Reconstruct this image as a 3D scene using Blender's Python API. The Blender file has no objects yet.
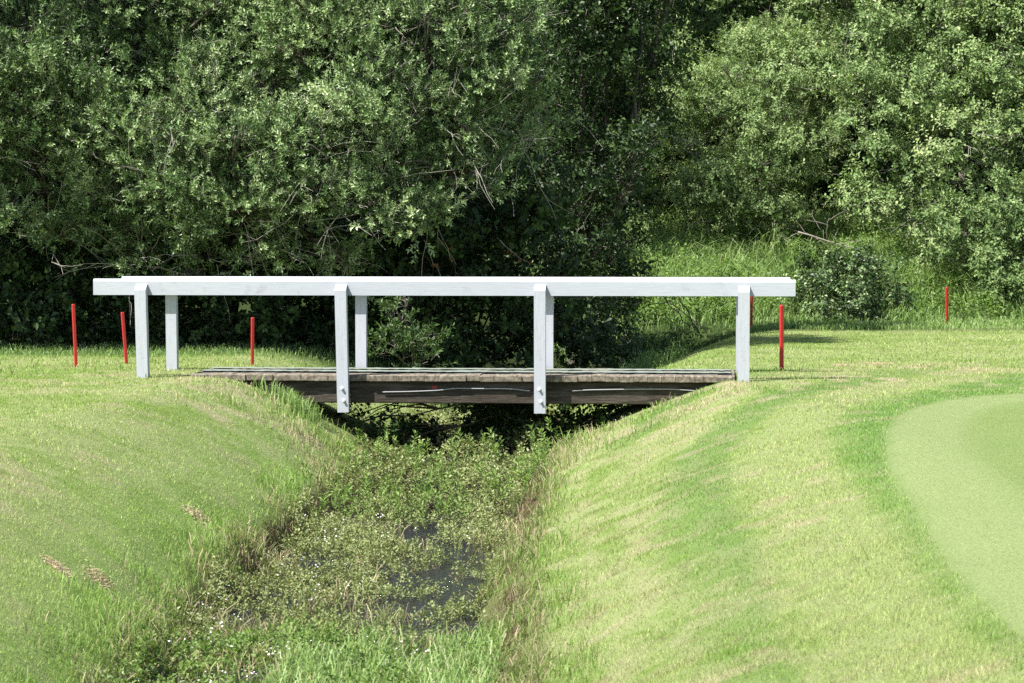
import bpy, math
import numpy as np

R = math.radians
rng = np.random.default_rng(11)
scene = bpy.context.scene
COL = scene.collection

# ------------------------------------------------------------------ camera numbers
CAM_Z, F_PX, HORIZON = 1.6, 2632.0, 225.0
SUN_EL, SUN_AZ = 55.0, 59.0            # azimuth: degrees to the left of straight behind the camera
TO_SUN = np.array([-math.sin(R(SUN_AZ)) * math.cos(R(SUN_EL)), -math.cos(R(SUN_AZ)) * math.cos(R(SUN_EL)), math.sin(R(SUN_EL))])


def P(px, py, d):
    """a world point at distance d seen at that picture position"""
    return np.array([(px - 512.0) / F_PX * d, d, CAM_Z - (py - HORIZON) / F_PX * d])


# ------------------------------------------------------------------ noise
_lat = {}


def vnoise(x, y, scale, seed=0):
    if seed not in _lat:
        _lat[seed] = np.random.default_rng(1000 + seed).random((256, 256))
    L = _lat[seed]
    u, v = np.asarray(x) / scale, np.asarray(y) / scale
    iu, iv = np.floor(u).astype(int), np.floor(v).astype(int)
    fu, fv = u - iu, v - iv
    fu, fv = fu * fu * (3 - 2 * fu), fv * fv * (3 - 2 * fv)
    a, b = L[iu % 256, iv % 256], L[(iu + 1) % 256, iv % 256]
    c, d = L[iu % 256, (iv + 1) % 256], L[(iu + 1) % 256, (iv + 1) % 256]
    return (a * (1 - fu) + b * fu) * (1 - fv) + (c * (1 - fu) + d * fu) * fv


def fbm(x, y, scale, seed=0, octv=4):
    s, amp, tot = 0, 1.0, 0.0
    for k in range(octv):
        s = s + amp * vnoise(x, y, scale / 2 ** k, seed + k)
        tot += amp
        amp *= 0.55
    return s / tot


def sstep(a, b, x):
    t = np.clip((x - a) / (b - a), 0, 1)
    return t * t * (3 - 2 * t)


# ------------------------------------------------------------------ terrain
TY = np.array([0, 12, 15, 19, 24, 28, 31, 34, 38, 42, 60])
CX = np.array([-1.25, -1.15, -1.05, -1.06, -0.78, -0.45, -0.25, 0.2, 1.0, 2.2, 8.0])
BL = np.array([1.0, 1.0, 1.0, 1.0, 0.95, 0.85, 0.8, 0.8, 0.8, 0.8, 0.8])
BR = np.array([1.0, 1.0, 1.0, 0.95, 0.95, 0.85, 0.8, 0.8, 0.8, 0.8, 0.8])
TL = np.array([3.1, 3.1, 3.1, 3.1, 2.9, 2.42, 3.0, 3.0, 3.0, 3.0, 3.0])
TR = np.array([4.4, 4.4, 4.4, 4.2, 3.4, 2.55, 2.6, 2.5, 2.4, 2.4, 2.4])
EL_ = np.array([1.7, 1.7, 1.7, 1.7, 1.5, 1.25, 1.3, 1.5, 1.6, 1.6, 1.6])
ER_ = np.array([1.5, 1.5, 1.5, 1.5, 1.3, 1.15, 1.3, 1.5, 1.6, 1.6, 1.6])
ZL = np.array([1.0, 1.0, 1.0, 1.0, 0.92, 0.80, 0.8, 0.8, 0.8, 0.8, 0.8])
ZT = np.array([1.0, 1.0, 1.0, 0.96, 0.86, 0.76, 0.74, 0.8, 0.8, 0.8, 0.8])
WATER_Z = -1.1


def ditch_side(x, y):
    s = x - np.interp(y, TY, CX)
    left = s < 0
    b = np.where(left, np.interp(y, TY, BL), np.interp(y, TY, BR))
    T = np.where(left, np.interp(y, TY, TL), np.interp(y, TY, TR))
    e = np.where(left, np.interp(y, TY, EL_), np.interp(y, TY, ER_))
    return s, (np.abs(s) - b) / (T - b), e          # signed offset, 0 at the toe .. 1 at the crest, exponent


def bridge_local(x, y):
    """place measured along and across the footbridge"""
    c, sn = math.cos(R(-4.5)), math.sin(R(-4.5))
    dx, dy = x + 0.683, y - 28.0
    return dx * c + dy * sn, -dx * sn + dy * c


def H(x, y):
    x, y = np.asarray(x, float), np.asarray(y, float)
    wob = 0.22 * (fbm(x, y, 0.9, 40, 3) - 0.5)
    s, u, e = ditch_side(x, y)
    u = u + wob * np.clip(1 - np.abs(u) * 1.6, 0, 1)
    uc = np.clip(u, 0, 1)
    zt = np.where(s < 0, np.interp(y, TY, ZL), np.interp(y, TY, ZT))
    bed = np.interp(y, [0, 22, 25.5, 27.5, 30, 33], [1.28, 1.28, 1.02, 0.84, 0.84, 1.1])
    z = -np.minimum(zt, bed) * (1 - uc) ** e + (np.minimum(zt, bed) - bed) * sstep(0.06, -0.12, u)
    z = z * (1 - sstep(39.5, 43.5, y))
    z = z + 0.035 * (fbm(x, y, 2.2, 50, 3) - 0.5) * np.clip(uc * 2, 0, 1)
    z = z + 0.012 * (fbm(x, y, 0.35, 54, 2) - 0.5)
    z = z + 1.15 * sstep(42.6, 51, y) * sstep(-1.0, 3.5, x) + 0.5 * sstep(33, 42, y) * sstep(1.0, -2.0, x)
    z = z + 5.0 * sstep(62, 130, y)
    z = z - 0.02 * np.clip(np.abs(x) - 8, 0, 4)
    lx, ly = bridge_local(x, y)
    z = z - 0.015 * sstep(2.9, 2.3, np.abs(lx - 0.15)) * sstep(1.1, 0.8, np.abs(ly))
    return z


def unproj(px, py):
    """where the sight line of a picture position meets the ground"""
    d = np.linspace(8, 70, 6000)
    x = (px - 512.0) / F_PX * d
    z = CAM_Z - (py - HORIZON) / F_PX * d
    k = np.argmax(z <= H(x, d))
    return np.array([x[k], d[k]])


# mown bands of the green on the right, as curves on the ground
inner_px = [(1024, 394), (985, 396), (948, 400), (912, 409), (894, 421), (886, 436), (888, 462), (902, 490), (918, 512), (945, 558), (981, 601), (1024, 640)]
outer_px = [(1024, 372), (960, 384), (905, 395), (862, 407), (840, 419), (832, 434), (838, 455), (852, 475), (877, 500), (904, 540), (940, 588), (985, 636), (1024, 672)]
INNER = np.array([unproj(*p) for p in inner_px] + [(12.0, 9.0), (12.0, 25.0)])
OUTER = np.array([unproj(*p) for p in outer_px] + [(12.0, 8.0), (12.0, 28.0)])


def poly_sd(x, y, poly):
    """signed distance to a closed polygon, negative inside"""
    x, y = np.asarray(x, float), np.asarray(y, float)
    best = np.full(x.shape, 1e9)
    inside = np.zeros(x.shape, bool)
    n = len(poly)
    for i in range(n):
        ax, ay = poly[i]
        bx, by = poly[(i + 1) % n]
        dx, dy = bx - ax, by - ay
        t = np.clip(((x - ax) * dx + (y - ay) * dy) / (dx * dx + dy * dy + 1e-12), 0, 1)
        best = np.minimum(best, np.hypot(x - ax - t * dx, y - ay - t * dy))
        c = ((ay > y) != (by > y)) & (x < (bx - ax) * (y - ay) / (by - ay + 1e-12) + ax)
        inside ^= c
    return np.where(inside, -best, best)


def lerp(a, b, t):
    return a + (b - a) * t[..., None]


C_GREEN = np.array([0.235, 0.335, 0.080])
C_DEEP = np.array([0.165, 0.285, 0.068])
C_PALE = np.array([0.358, 0.418, 0.168])
C_STRAW = np.array([0.500, 0.425, 0.275])
C_SOIL = np.array([0.115, 0.078, 0.048])
C_MUD = np.array([0.040, 0.034, 0.024])


def lawn_colour(x, y):
    """colour of the turf at a place: mown bands, dry scuffs, soil, left bank brightening"""
    x, y = np.asarray(x, float), np.asarray(y, float)
    s, u, e = ditch_side(x, y)
    n1, n2 = fbm(x, y, 1.7, 60, 4), fbm(x, y, 0.28, 66, 3)
    al, ac = x * 0.33 + y * 0.94, x * 0.94 - y * 0.33
    streak = 0.45 * fbm(ac * 9, al * 2.2, 0.8, 70, 3) + 0.55 * n2
    right = s > 0
    calm = right * sstep(0.25, 0.5, u) * (y < 31)
    c = lerp(C_GREEN[None], C_PALE[None], sstep(0.34, 0.62, (n1 * (1 - calm) + calm * 0.5) * 0.45 + n2 * 0.3 + 0.25 * vnoise(x, y, 0.09, 95)))
    # mown bands parallel to the edge of the green
    so, si = poly_sd(x, y, OUTER), poly_sd(x, y, INNER)
    wave = 0.10 * (n2 - 0.5)
    bands = 0.5 + 0.5 * np.sin((so + wave * 1.5) * 4.2 + 0.2)
    m = (right & (y < 40)).astype(float) * sstep(0.22, 0.5, u) * 1.0 * sstep(31, 26, y)
    c = lerp(c, np.broadcast_to(C_PALE, c.shape), m * sstep(0.5, 0.8, bands) * 0.8)
    c = lerp(c, np.broadcast_to(C_DEEP, c.shape), m * sstep(0.45, 0.1, bands) * 0.75)
    strip = sstep(0.12, -0.12, so + wave) * sstep(-0.10, 0.10, si + wave)
    c = lerp(c, np.broadcast_to(C_DEEP * 1.12, c.shape), strip * 0.62)
    green = sstep(0.10, -0.10, si + wave)
    gb = 0.5 + 0.5 * np.sin((si + wave) * 3.6 - 1.2)
    cg = lerp(np.broadcast_to(np.array([0.340, 0.420, 0.168]), c.shape), np.broadcast_to(np.array([0.268, 0.362, 0.115]), c.shape), np.clip(sstep(0.35, 0.85, gb) * 0.85 + 0.5 * (n2 - 0.5), 0, 1))
    c = lerp(c, cg, green * (right & (y < 32)))
    # scuffed dry streaks on the right bank
    scuff = right * sstep(0.03, 0.15, u) * sstep(0.75, 0.3, u) * (y < 29)
    c = lerp(c, np.broadcast_to(C_STRAW * 0.92, c.shape), scuff * sstep(0.47, 0.72, streak) * 0.34)
    fleck = scuff * sstep(0.72, 0.80, fbm(x, y, 0.16, 84, 2))
    c = lerp(c, np.broadcast_to(C_SOIL * 1.8, c.shape), fleck * 0.3)
    # dry turf near both ends of the bridge
    for (bx, by, br) in ((-3.6, 27.0, 1.5), (-2.2, 25.8, 1.1), (1.6, 25.6, 1.3), (2.4, 26.6, 0.9), (3.9, 27.5, 1.2), (7.6, 41.3, 1.3), (4.8, 29.4, 0.8)):
        g = np.exp(-((x - bx) ** 2 + ((y - by) * 0.8) ** 2) / br ** 2)
        c = lerp(c, np.broadcast_to(C_STRAW, c.shape), g * sstep(0.46, 0.72, n2) * 0.85)
    # scattered dry flecks everywhere
    c = lerp(c, np.broadcast_to(C_STRAW, c.shape), sstep(0.60, 0.80, fbm(x, y, 0.30, 81, 3)) * 0.5 * (1 - green * right) * sstep(34, 27, y))
    # left bank greener and lusher low down, brightened to offset its dim slope
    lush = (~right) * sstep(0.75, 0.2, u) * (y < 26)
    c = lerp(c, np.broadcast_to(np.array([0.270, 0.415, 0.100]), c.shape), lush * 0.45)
    # soil at the toe, mud in the bed
    toe = sstep(0.11, 0.03, u) * (0.55 + 0.45 * sstep(0.30, 0.5, fbm(x, y, 0.5, 90, 3)))
    c = lerp(c, np.broadcast_to(C_SOIL, c.shape), np.clip(toe, 0, 1))
    c = lerp(c, np.broadcast_to(C_MUD, c.shape), sstep(0.0, -0.1, u))
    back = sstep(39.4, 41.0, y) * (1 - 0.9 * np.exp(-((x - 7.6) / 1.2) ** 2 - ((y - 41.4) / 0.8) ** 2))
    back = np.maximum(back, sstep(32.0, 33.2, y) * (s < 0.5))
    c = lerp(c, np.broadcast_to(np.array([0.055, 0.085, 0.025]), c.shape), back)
    return c


# ------------------------------------------------------------------ mesh from arrays
def mesh_from(name, verts, faces, mats, parent=None, mat_idx=None, colours=None, tint=None, smooth=False):
    """verts (n,3); faces (m,k) of one size k, or a list of such arrays"""
    me = bpy.data.meshes.new(name)
    verts = np.asarray(verts, np.float32)
    groups = faces if isinstance(faces, list) else [faces]
    groups = [np.asarray(g, np.int32) for g in groups if len(g)]
    loops = np.concatenate([g.ravel() for g in groups])
    tot = np.concatenate([np.full(len(g), g.shape[1], np.int32) for g in groups])
    start = np.concatenate([[0], np.cumsum(tot)[:-1]]).astype(np.int32)
    me.vertices.add(len(verts))
    me.vertices.foreach_set("co", verts.ravel())
    me.loops.add(len(loops))
    me.loops.foreach_set("vertex_index", loops)
    me.polygons.add(len(tot))
    me.polygons.foreach_set("loop_start", start)
    if mat_idx is not None:
        me.polygons.foreach_set("material_index", np.asarray(mat_idx, np.int32))
    me.polygons.foreach_set("use_smooth", np.full(len(tot), smooth, bool))
    me.update(calc_edges=True)
    if colours is not None:
        a = me.color_attributes.new("turf", "FLOAT_COLOR", "POINT")
        a.data.foreach_set("color", np.concatenate([colours, np.ones((len(colours), 1))], 1).astype(np.float32).ravel())
    if tint is not None:
        a = me.attributes.new("tint", "FLOAT", "POINT")
        a.data.foreach_set("value", np.asarray(tint, np.float32))
    for m in (mats if isinstance(mats, (list, tuple)) else [mats]):
        me.materials.append(m)
    o = bpy.data.objects.new(name, me)
    COL.objects.link(o)
    if parent is not None:
        o.parent = parent
    return o


def tag(o, label=None, cat=None, group=None, kind=None):
    for k, v in (("label", label), ("category", cat), ("group", group), ("kind", kind)):
        if v:
            o[k] = v
    return o


def empty(name, loc, rz=0.0):
    o = bpy.data.objects.new(name, None)
    o.empty_display_size = 0.2
    o.location = loc
    o.rotation_euler = (0, 0, rz)
    COL.objects.link(o)
    return o


class Build:
    """collects solids into ONE mesh"""
    def __init__(self):
        self.v, self.q, self.t, self.n = [], [], [], 0

    def add(self, v, quads=(), tris=()):
        v = np.asarray(v, float)
        self.v.append(v)
        if len(quads):
            self.q.append(np.asarray(quads) + self.n)
        if len(tris):
            self.t.append(np.asarray(tris) + self.n)
        self.n += len(v)

    def prism(self, prof, axis, a, b, cap=True):
        """prof: closed 2D outline in the two other axes; extruded from a to b along axis"""
        prof = np.asarray(prof, float)
        n = len(prof)
        out = []
        for w in (a, b):
            vv = np.zeros((n, 3))
            o1, o2 = [k for k in range(3) if k != axis]
            vv[:, o1], vv[:, o2], vv[:, axis] = prof[:, 0], prof[:, 1], w
            out.append(vv)
        ctr = [np.concatenate([o.mean(0, keepdims=True)]) for o in out]
        v = np.concatenate(out + ctr)
        i = np.arange(n)
        j = (i + 1) % n
        quads = np.stack([i, j, j + n, i + n], 1)
        tris = np.concatenate([np.stack([j, i, np.full(n, 2 * n)], 1), np.stack([i + n, j + n, np.full(n, 2 * n + 1)], 1)]) if cap else []
        self.add(v, quads, tris)

    def box(self, lo, hi, bev=0.0):
        x0, y0, z0 = lo
        x1, y1, z1 = hi
        b = bev
        prof = [(y0 + b, z0), (y1 - b, z0), (y1, z0 + b), (y1, z1 - b), (y1 - b, z1), (y0 + b, z1), (y0, z1 - b), (y0, z0 + b)] if b else [(y0, z0), (y1, z0), (y1, z1), (y0, z1)]
        self.prism(prof, 0, x0, x1)

    def tube(self, pts, radii, sides=6):
        v, q, t = tube_arrays(np.asarray(pts, float), np.asarray(radii, float), sides)
        self.add(v, q, t)

    def build(self, name, mat, parent=None, smooth=False, **kw):
        fs = []
        if self.q:
            fs.append(np.concatenate(self.q))
        if self.t:
            fs.append(np.concatenate(self.t))
        return mesh_from(name, np.concatenate(self.v), fs, mat, parent, smooth=smooth, **kw)


def tube_arrays(pts, radii, sides=6):
    n = len(pts)
    tan = np.gradient(pts, axis=0)
    tan /= np.linalg.norm(tan, axis=1, keepdims=True) + 1e-9
    ref = np.tile(np.array([0.31, 0.22, 0.05]) if abs(tan[0, 2]) > 0.8 else np.array([0, 0, 1.0]), (n, 1))
    a = np.cross(tan, ref)
    a /= np.linalg.norm(a, axis=1, keepdims=True) + 1e-9
    b = np.cross(tan, a)
    ang = np.arange(sides) / sides * 2 * np.pi
    ring = a[:, None] * np.cos(ang)[None, :, None] + b[:, None] * np.sin(ang)[None, :, None]
    v = (pts[:, None] + ring * radii[:, None, None]).reshape(-1, 3)
    k, i = np.meshgrid(np.arange(n - 1), np.arange(sides), indexing="ij")
    j = (i + 1) % sides
    q = np.stack([k * sides + i, k * sides + j, (k + 1) * sides + j, (k + 1) * sides + i], -1).reshape(-1, 4)
    v = np.concatenate([v, pts[:1], pts[-1:]])
    i = np.arange(sides)
    j = (i + 1) % sides
    t = np.concatenate([np.stack([j, i, np.full(sides, n * sides)], 1), np.stack([(n - 1) * sides + i, (n - 1) * sides + j, np.full(sides, n * sides + 1)], 1)])
    return v, q, t


# ------------------------------------------------------------------ materials
def mat(name):
    m = bpy.data.materials.new(name)
    m.use_nodes = True
    nt = m.node_tree
    b = nt.nodes["Principled BSDF"]
    return m, nt, b


def N(nt, kind, **kw):
    n = nt.nodes.new(kind)
    for k, v in kw.items():
        setattr(n, k, v)
    return n


def ramp(nt, src, stops):
    r = N(nt, "ShaderNodeValToRGB")
    el = r.color_ramp.elements
    while len(el) < len(stops):
        el.new(0.5)
    for e, (p, c) in zip(el, stops):
        e.position = p
        e.color = (*c, 1)
    nt.links.new(src, r.inputs[0])
    return r.outputs[0]


def coords(nt, scale=(1, 1, 1), kind="Object"):
    tc = N(nt, "ShaderNodeTexCoord")
    mp = N(nt, "ShaderNodeMapping")
    mp.inputs["Scale"].default_value = scale
    nt.links.new(tc.outputs[kind], mp.inputs[0])
    return mp.outputs[0]


def noise(nt, vec, scale, detail=4, rough=0.6):
    n = N(nt, "ShaderNodeTexNoise")
    n.inputs["Scale"].default_value = scale
    n.inputs["Detail"].default_value = detail
    n.inputs["Roughness"].default_value = rough
    nt.links.new(vec, n.inputs["Vector"])
    return n.outputs[0]


def bump(nt, h, b, strength=0.3, dist=0.01):
    n = N(nt, "ShaderNodeBump")
    n.inputs["Strength"].default_value = strength
    n.inputs["Distance"].default_value = dist
    nt.links.new(h, n.inputs["Height"])
    nt.links.new(n.outputs[0], b.inputs["Normal"])


def leafy(name, stops, trans=0.3, rough=0.45, spec=0.4, attr="tint"):
    """leaf or blade: gloss on top, light coming through; tint is leaf colour variation plus painted shade inside crowns"""
    m, nt, b = mat(name)
    a = N(nt, "ShaderNodeAttribute", attribute_name=attr)
    col = ramp(nt, a.outputs["Fac"], stops) if stops else a.outputs["Color"]
    nt.links.new(col, b.inputs["Base Color"])
    b.inputs["Roughness"].default_value = rough
    b.inputs["Specular IOR Level"].default_value = spec
    t = N(nt, "ShaderNodeBsdfTranslucent")
    mul = N(nt, "ShaderNodeMix", data_type="RGBA", blend_type="MULTIPLY")
    mul.inputs[0].default_value = 1
    nt.links.new(col, mul.inputs[6])
    mul.inputs[7].default_value = (1.25, 1.35, 0.7, 1)
    nt.links.new(mul.outputs[2], t.inputs[0])
    mx = N(nt, "ShaderNodeMixShader")
    mx.inputs[0].default_value = trans
    nt.links.new(b.outputs[0], mx.inputs[1])
    nt.links.new(t.outputs[0], mx.inputs[2])
    nt.links.new(mx.outputs[0], nt.nodes["Material Output"].inputs[0])
    return m


M = {}
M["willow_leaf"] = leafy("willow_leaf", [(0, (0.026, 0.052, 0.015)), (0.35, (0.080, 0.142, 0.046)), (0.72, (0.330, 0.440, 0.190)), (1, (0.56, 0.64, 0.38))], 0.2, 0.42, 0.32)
M["ivy_shade_leaf"] = leafy("ivy_shade_leaf", [(0, (0.014, 0.030, 0.008)), (0.6, (0.036, 0.070, 0.018)), (1, (0.085, 0.145, 0.036))], 0.2, 0.45, 0.3)  # dark ivy, lent to the middle tree as painted shade
M["hazel_leaf"] = leafy("hazel_leaf", [(0, (0.060, 0.105, 0.032)), (0.5, (0.205, 0.300, 0.104)), (0.9, (0.360, 0.460, 0.190)), (1, (0.46, 0.50, 0.25))], 0.25, 0.5, 0.25)
M["bright_leaf"] = leafy("bright_leaf", [(0, (0.085, 0.150, 0.032)), (0.6, (0.170, 0.270, 0.062)), (1, (0.27, 0.36, 0.11))], 0.35, 0.5, 0.3)
M["cress_leaf"] = leafy("cress_leaf", [(0, (0.13, 0.090, 0.050)), (0.3, (0.150, 0.165, 0.055)), (0.7, (0.235, 0.285, 0.095)), (1, (0.34, 0.37, 0.16))], 0.25, 0.5, 0.35)
M["weed_blade"] = leafy("weed_blade", [(0, (0.070, 0.130, 0.030)), (0.5, (0.240, 0.365, 0.105)), (0.9, (0.370, 0.480, 0.190)), (1, (0.48, 0.47, 0.28))], 0.35, 0.5, 0.3)
M["turf_blade"] = leafy("turf_blade", None, 0.30, 0.6, 0.2, "turf")
M["dead_leaf"] = leafy("dead_leaf", [(0, (0.14, 0.055, 0.025)), (1, (0.30, 0.11, 0.05))], 0.2, 0.7, 0.2)

m, nt, b = mat("petal_white")
b.inputs["Base Color"].default_value = (0.78, 0.78, 0.72, 1)
b.inputs["Roughness"].default_value = 0.6
M["petal"] = m

m, nt, b = mat("bark")
v = coords(nt, (1, 1, 0.35))
nt.links.new(ramp(nt, noise(nt, v, 14), [(0.25, (0.045, 0.038, 0.028)), (0.6, (0.12, 0.105, 0.08)), (0.8, (0.2, 0.18, 0.14))]), b.inputs["Base Color"])
b.inputs["Roughness"].default_value = 0.85
bump(nt, noise(nt, v, 40), b, 0.5, 0.02)
M["bark"] = m

m, nt, b = mat("grey_twig")
b.inputs["Base Color"].default_value = (0.30, 0.275, 0.225, 1)
b.inputs["Roughness"].default_value = 0.8
M["twig"] = m

m, nt, b = mat("dead_wood")
v = coords(nt)
nt.links.new(ramp(nt, noise(nt, v, 9), [(0.3, (0.18, 0.15, 0.12)), (0.7, (0.36, 0.32, 0.26))]), b.inputs["Base Color"])
b.inputs["Roughness"].default_value = 0.85
M["dead_wood"] = m

m, nt, b = mat("ground_turf")
a = N(nt, "ShaderNodeAttribute", attribute_name="turf")
v = coords(nt)
var = ramp(nt, noise(nt, v, 55, 6, 0.7), [(0.25, (0.45, 0.45, 0.42)), (0.55, (0.9, 0.9, 0.9)), (0.8, (1.25, 1.2, 1.1))])
mul = N(nt, "ShaderNodeMix", data_type="RGBA", blend_type="MULTIPLY")
mul.inputs[0].default_value = 1
nt.links.new(a.outputs["Color"], mul.inputs[6])
nt.links.new(var, mul.inputs[7])
nt.links.new(mul.outputs[2], b.inputs["Base Color"])
b.inputs["Roughness"].default_value = 0.9
b.inputs["Specular IOR Level"].default_value = 0.1
bump(nt, noise(nt, v, 90, 5, 0.7), b, 0.8, 0.02)
M["ground"] = m

m, nt, b = mat("ditch_water")
b.inputs["Base Color"].default_value = (0.020, 0.025, 0.029, 1)
b.inputs["Roughness"].default_value = 0.05
b.inputs["IOR"].default_value = 1.33
b.inputs["Specular IOR Level"].default_value = 0.6
v = coords(nt, (1, 0.55, 1))
bump(nt, noise(nt, v, 20, 4, 0.6), b, 1.0, 0.09)
M["water"] = m

m, nt, b = mat("white_paint")
v = coords(nt, (0.6, 8, 8))
g = noise(nt, v, 9, 5, 0.65)
v2 = coords(nt)
dirt = noise(nt, v2, 3.5, 6, 0.7)
c1 = ramp(nt, g, [(0.3, (0.425, 0.44, 0.47)), (0.6, (0.485, 0.50, 0.535))])
c2 = ramp(nt, dirt, [(0.28, (0.60, 0.60, 0.56)), (0.42, (1, 1, 1))])
mul = N(nt, "ShaderNodeMix", data_type="RGBA", blend_type="MULTIPLY")
mul.inputs[0].default_value = 0.55
nt.links.new(c1, mul.inputs[6])
nt.links.new(c2, mul.inputs[7])
nt.links.new(mul.outputs[2], b.inputs["Base Color"])
b.inputs["Roughness"].default_value = 0.45
bump(nt, g, b, 0.25, 0.004)
M["white"] = m

m, nt, b = mat("white_paint_post")
v = coords(nt, (8, 8, 0.6))
g = noise(nt, v, 9, 5, 0.65)
v2 = coords(nt)
dirt = noise(nt, v2, 26, 5, 0.75)
c1 = ramp(nt, g, [(0.3, (0.425, 0.44, 0.47)), (0.6, (0.485, 0.50, 0.535))])
c2 = ramp(nt, dirt, [(0.30, (0.52, 0.53, 0.52)), (0.42, (1, 1, 1))])
mul = N(nt, "ShaderNodeMix", data_type="RGBA", blend_type="MULTIPLY")
mul.inputs[0].default_value = 0.6
nt.links.new(c1, mul.inputs[6])
nt.links.new(c2, mul.inputs[7])
nt.links.new(mul.outputs[2], b.inputs["Base Color"])
b.inputs["Roughness"].default_value = 0.5
bump(nt, g, b, 0.3, 0.004)
M["white_post"] = m


def wood(name, scale, stops, bstr=0.6):
    m, nt, b = mat(name)
    v = coords(nt, scale)
    g = noise(nt, v, 7, 7, 0.7)
    nt.links.new(ramp(nt, g, stops), b.inputs["Base Color"])
    b.inputs["Roughness"].default_value = 0.85
    b.inputs["Specular IOR Level"].default_value = 0.2
    bump(nt, g, b, bstr, 0.012)
    return m


M["deck"] = wood("weathered_deck_wood", (3.5, 0.7, 3.5), [(0.28, (0.060, 0.048, 0.036)), (0.5, (0.19, 0.16, 0.12)), (0.75, (0.42, 0.365, 0.285))])
M["beam"] = wood("dark_weathered_beam_wood", (0.5, 5, 5), [(0.3, (0.018, 0.014, 0.010)), (0.5, (0.060, 0.049, 0.037)), (0.72, (0.14, 0.118, 0.092))])
m, nt, b = mat("teal_grip_mesh")
v = coords(nt)
nt.links.new(ramp(nt, noise(nt, v, 11, 5, 0.7), [(0.36, (0.17, 0.15, 0.11)), (0.52, (0.21, 0.25, 0.20)), (0.75, (0.25, 0.31, 0.26))]), b.inputs["Base Color"])
b.inputs["Roughness"].default_value = 0.8
M["teal"] = m
m, nt, b = mat("pale_strip")
b.inputs["Base Color"].default_value = (0.34, 0.34, 0.35, 1)
b.inputs["Roughness"].default_value = 0.4
M["beam_strip"] = m
m, nt, b = mat("bolt_metal")
b.inputs["Base Color"].default_value = (0.62, 0.63, 0.64, 1)
b.inputs["Roughness"].default_value = 0.45
M["bolt"] = m
m, nt, b = mat("red_paint")
v = coords(nt, (6, 6, 1))
nt.links.new(ramp(nt, noise(nt, v, 12, 5, 0.7), [(0.28, (0.20, 0.012, 0.012)), (0.42, (0.44, 0.022, 0.018)), (0.7, (0.54, 0.034, 0.026))]), b.inputs["Base Color"])
b.inputs["Roughness"].default_value = 0.45
bump(nt, noise(nt, v, 30), b, 0.25, 0.003)
M["red"] = m
m, nt, b = mat("red_tag")
b.inputs["Base Color"].default_value = (0.25, 0.02, 0.02, 1)
M["tag"] = m

# ------------------------------------------------------------------ ground (one sheet to the horizon)
gx = np.concatenate([[-420, -250, -140, -80, -50, -34, -24, -18, -14, -11.5, -10, -9], np.arange(-8, 10.001, 0.07), [11, 12.5, 15, 19, 25, 35, 52, 80, 140, 250, 420]])
gy = np.concatenate([[-80, -40, -20, -10, -4, 0, 3, 5, 6.5, 7.3], np.arange(8, 47.001, 0.08), [48, 49.5, 51, 53, 56, 60, 65, 72, 80, 90, 105, 125, 160, 220, 340, 600]])
X, Y = np.meshgrid(gx, gy, indexing="ij")
xs, ys = X.ravel(), Y.ravel()
zs = H(xs, ys)
nx, ny = len(gx), len(gy)
ii, jj = np.meshgrid(np.arange(nx - 1), np.arange(ny - 1), indexing="ij")
base = (ii * ny + jj).ravel()
faces = np.stack([base, base + ny, base + ny + 1, base + 1], 1)
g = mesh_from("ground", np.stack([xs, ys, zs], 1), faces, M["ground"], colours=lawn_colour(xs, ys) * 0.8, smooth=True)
tag(g, "mown grass ground with a ditch cut through it", "ground", kind="structure")

wy = np.arange(6, 41, 0.5)
wc = np.interp(wy, TY, CX)
wv = np.concatenate([np.stack([wc - 1.5, wy, np.full_like(wy, WATER_Z)], 1), np.stack([wc + 1.5, wy, np.full_like(wy, WATER_Z)], 1)])
k = np.arange(len(wy) - 1)
n_ = len(wy)
w = mesh_from("water", wv, np.stack([k, k + n_, k + n_ + 1, k + 1], 1), M["water"])
tag(w, "dark shallow water lying in the ditch", "water", kind="structure")

# ------------------------------------------------------------------ footbridge
YAW = R(-4.5)
br = empty("footbridge", (-0.683, 28.0, 0.0), YAW)
tag(br, "wooden footbridge over the ditch with white rails and posts", "footbridge")
RAIL_TOP, RAIL_BOT = 1.037, 0.868


def rail(y0, y1, front, xa, xb):
    c = 0.024
    if front < 0:
        prof = [(y0, RAIL_BOT), (y1 - 0.004, RAIL_BOT), (y1, RAIL_BOT + .004), (y1, RAIL_TOP - 0.006), (y1 - 0.006, RAIL_TOP), (y0 + c, RAIL_TOP), (y0 + 0.003, RAIL_TOP - c + .003), (y0, RAIL_TOP - c)]
    else:
        prof = [(y0, RAIL_BOT), (y1, RAIL_BOT), (y1, RAIL_TOP - c), (y1 - c, RAIL_TOP), (y0 + c, RAIL_TOP), (y0, RAIL_TOP - c)]
    B = Build()
    B.prism(prof, 0, xa, xb)
    o = B.build("handrail", M["white"], br)
    return o


rail(-0.695, -0.60, -1, -3.665, 3.66)
rail(0.60, 0.695, 1, -3.66, 3.64)


def post(x, y0, y1, zbot, ztop, lean, front, w=0.118):
    ch = 0.058
    if front:   # top slopes down towards the outside (camera) face
        prof = [(y0, zbot), (y1, zbot), (y1, ztop), (y0 + 0.004, ztop - ch), (y0, ztop - ch - 0.004)]
    else:
        prof = [(y0, zbot), (y1, zbot), (y1, ztop - ch), (y0, ztop)]
    B = Build()
    B.prism(prof, 0, -w / 2, w / 2)
    o = B.build("post", M["white_post"], br)
    o.location = (x, 0, 0)
    o.rotation_euler = (0, R(lean), 0)
    return o


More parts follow.
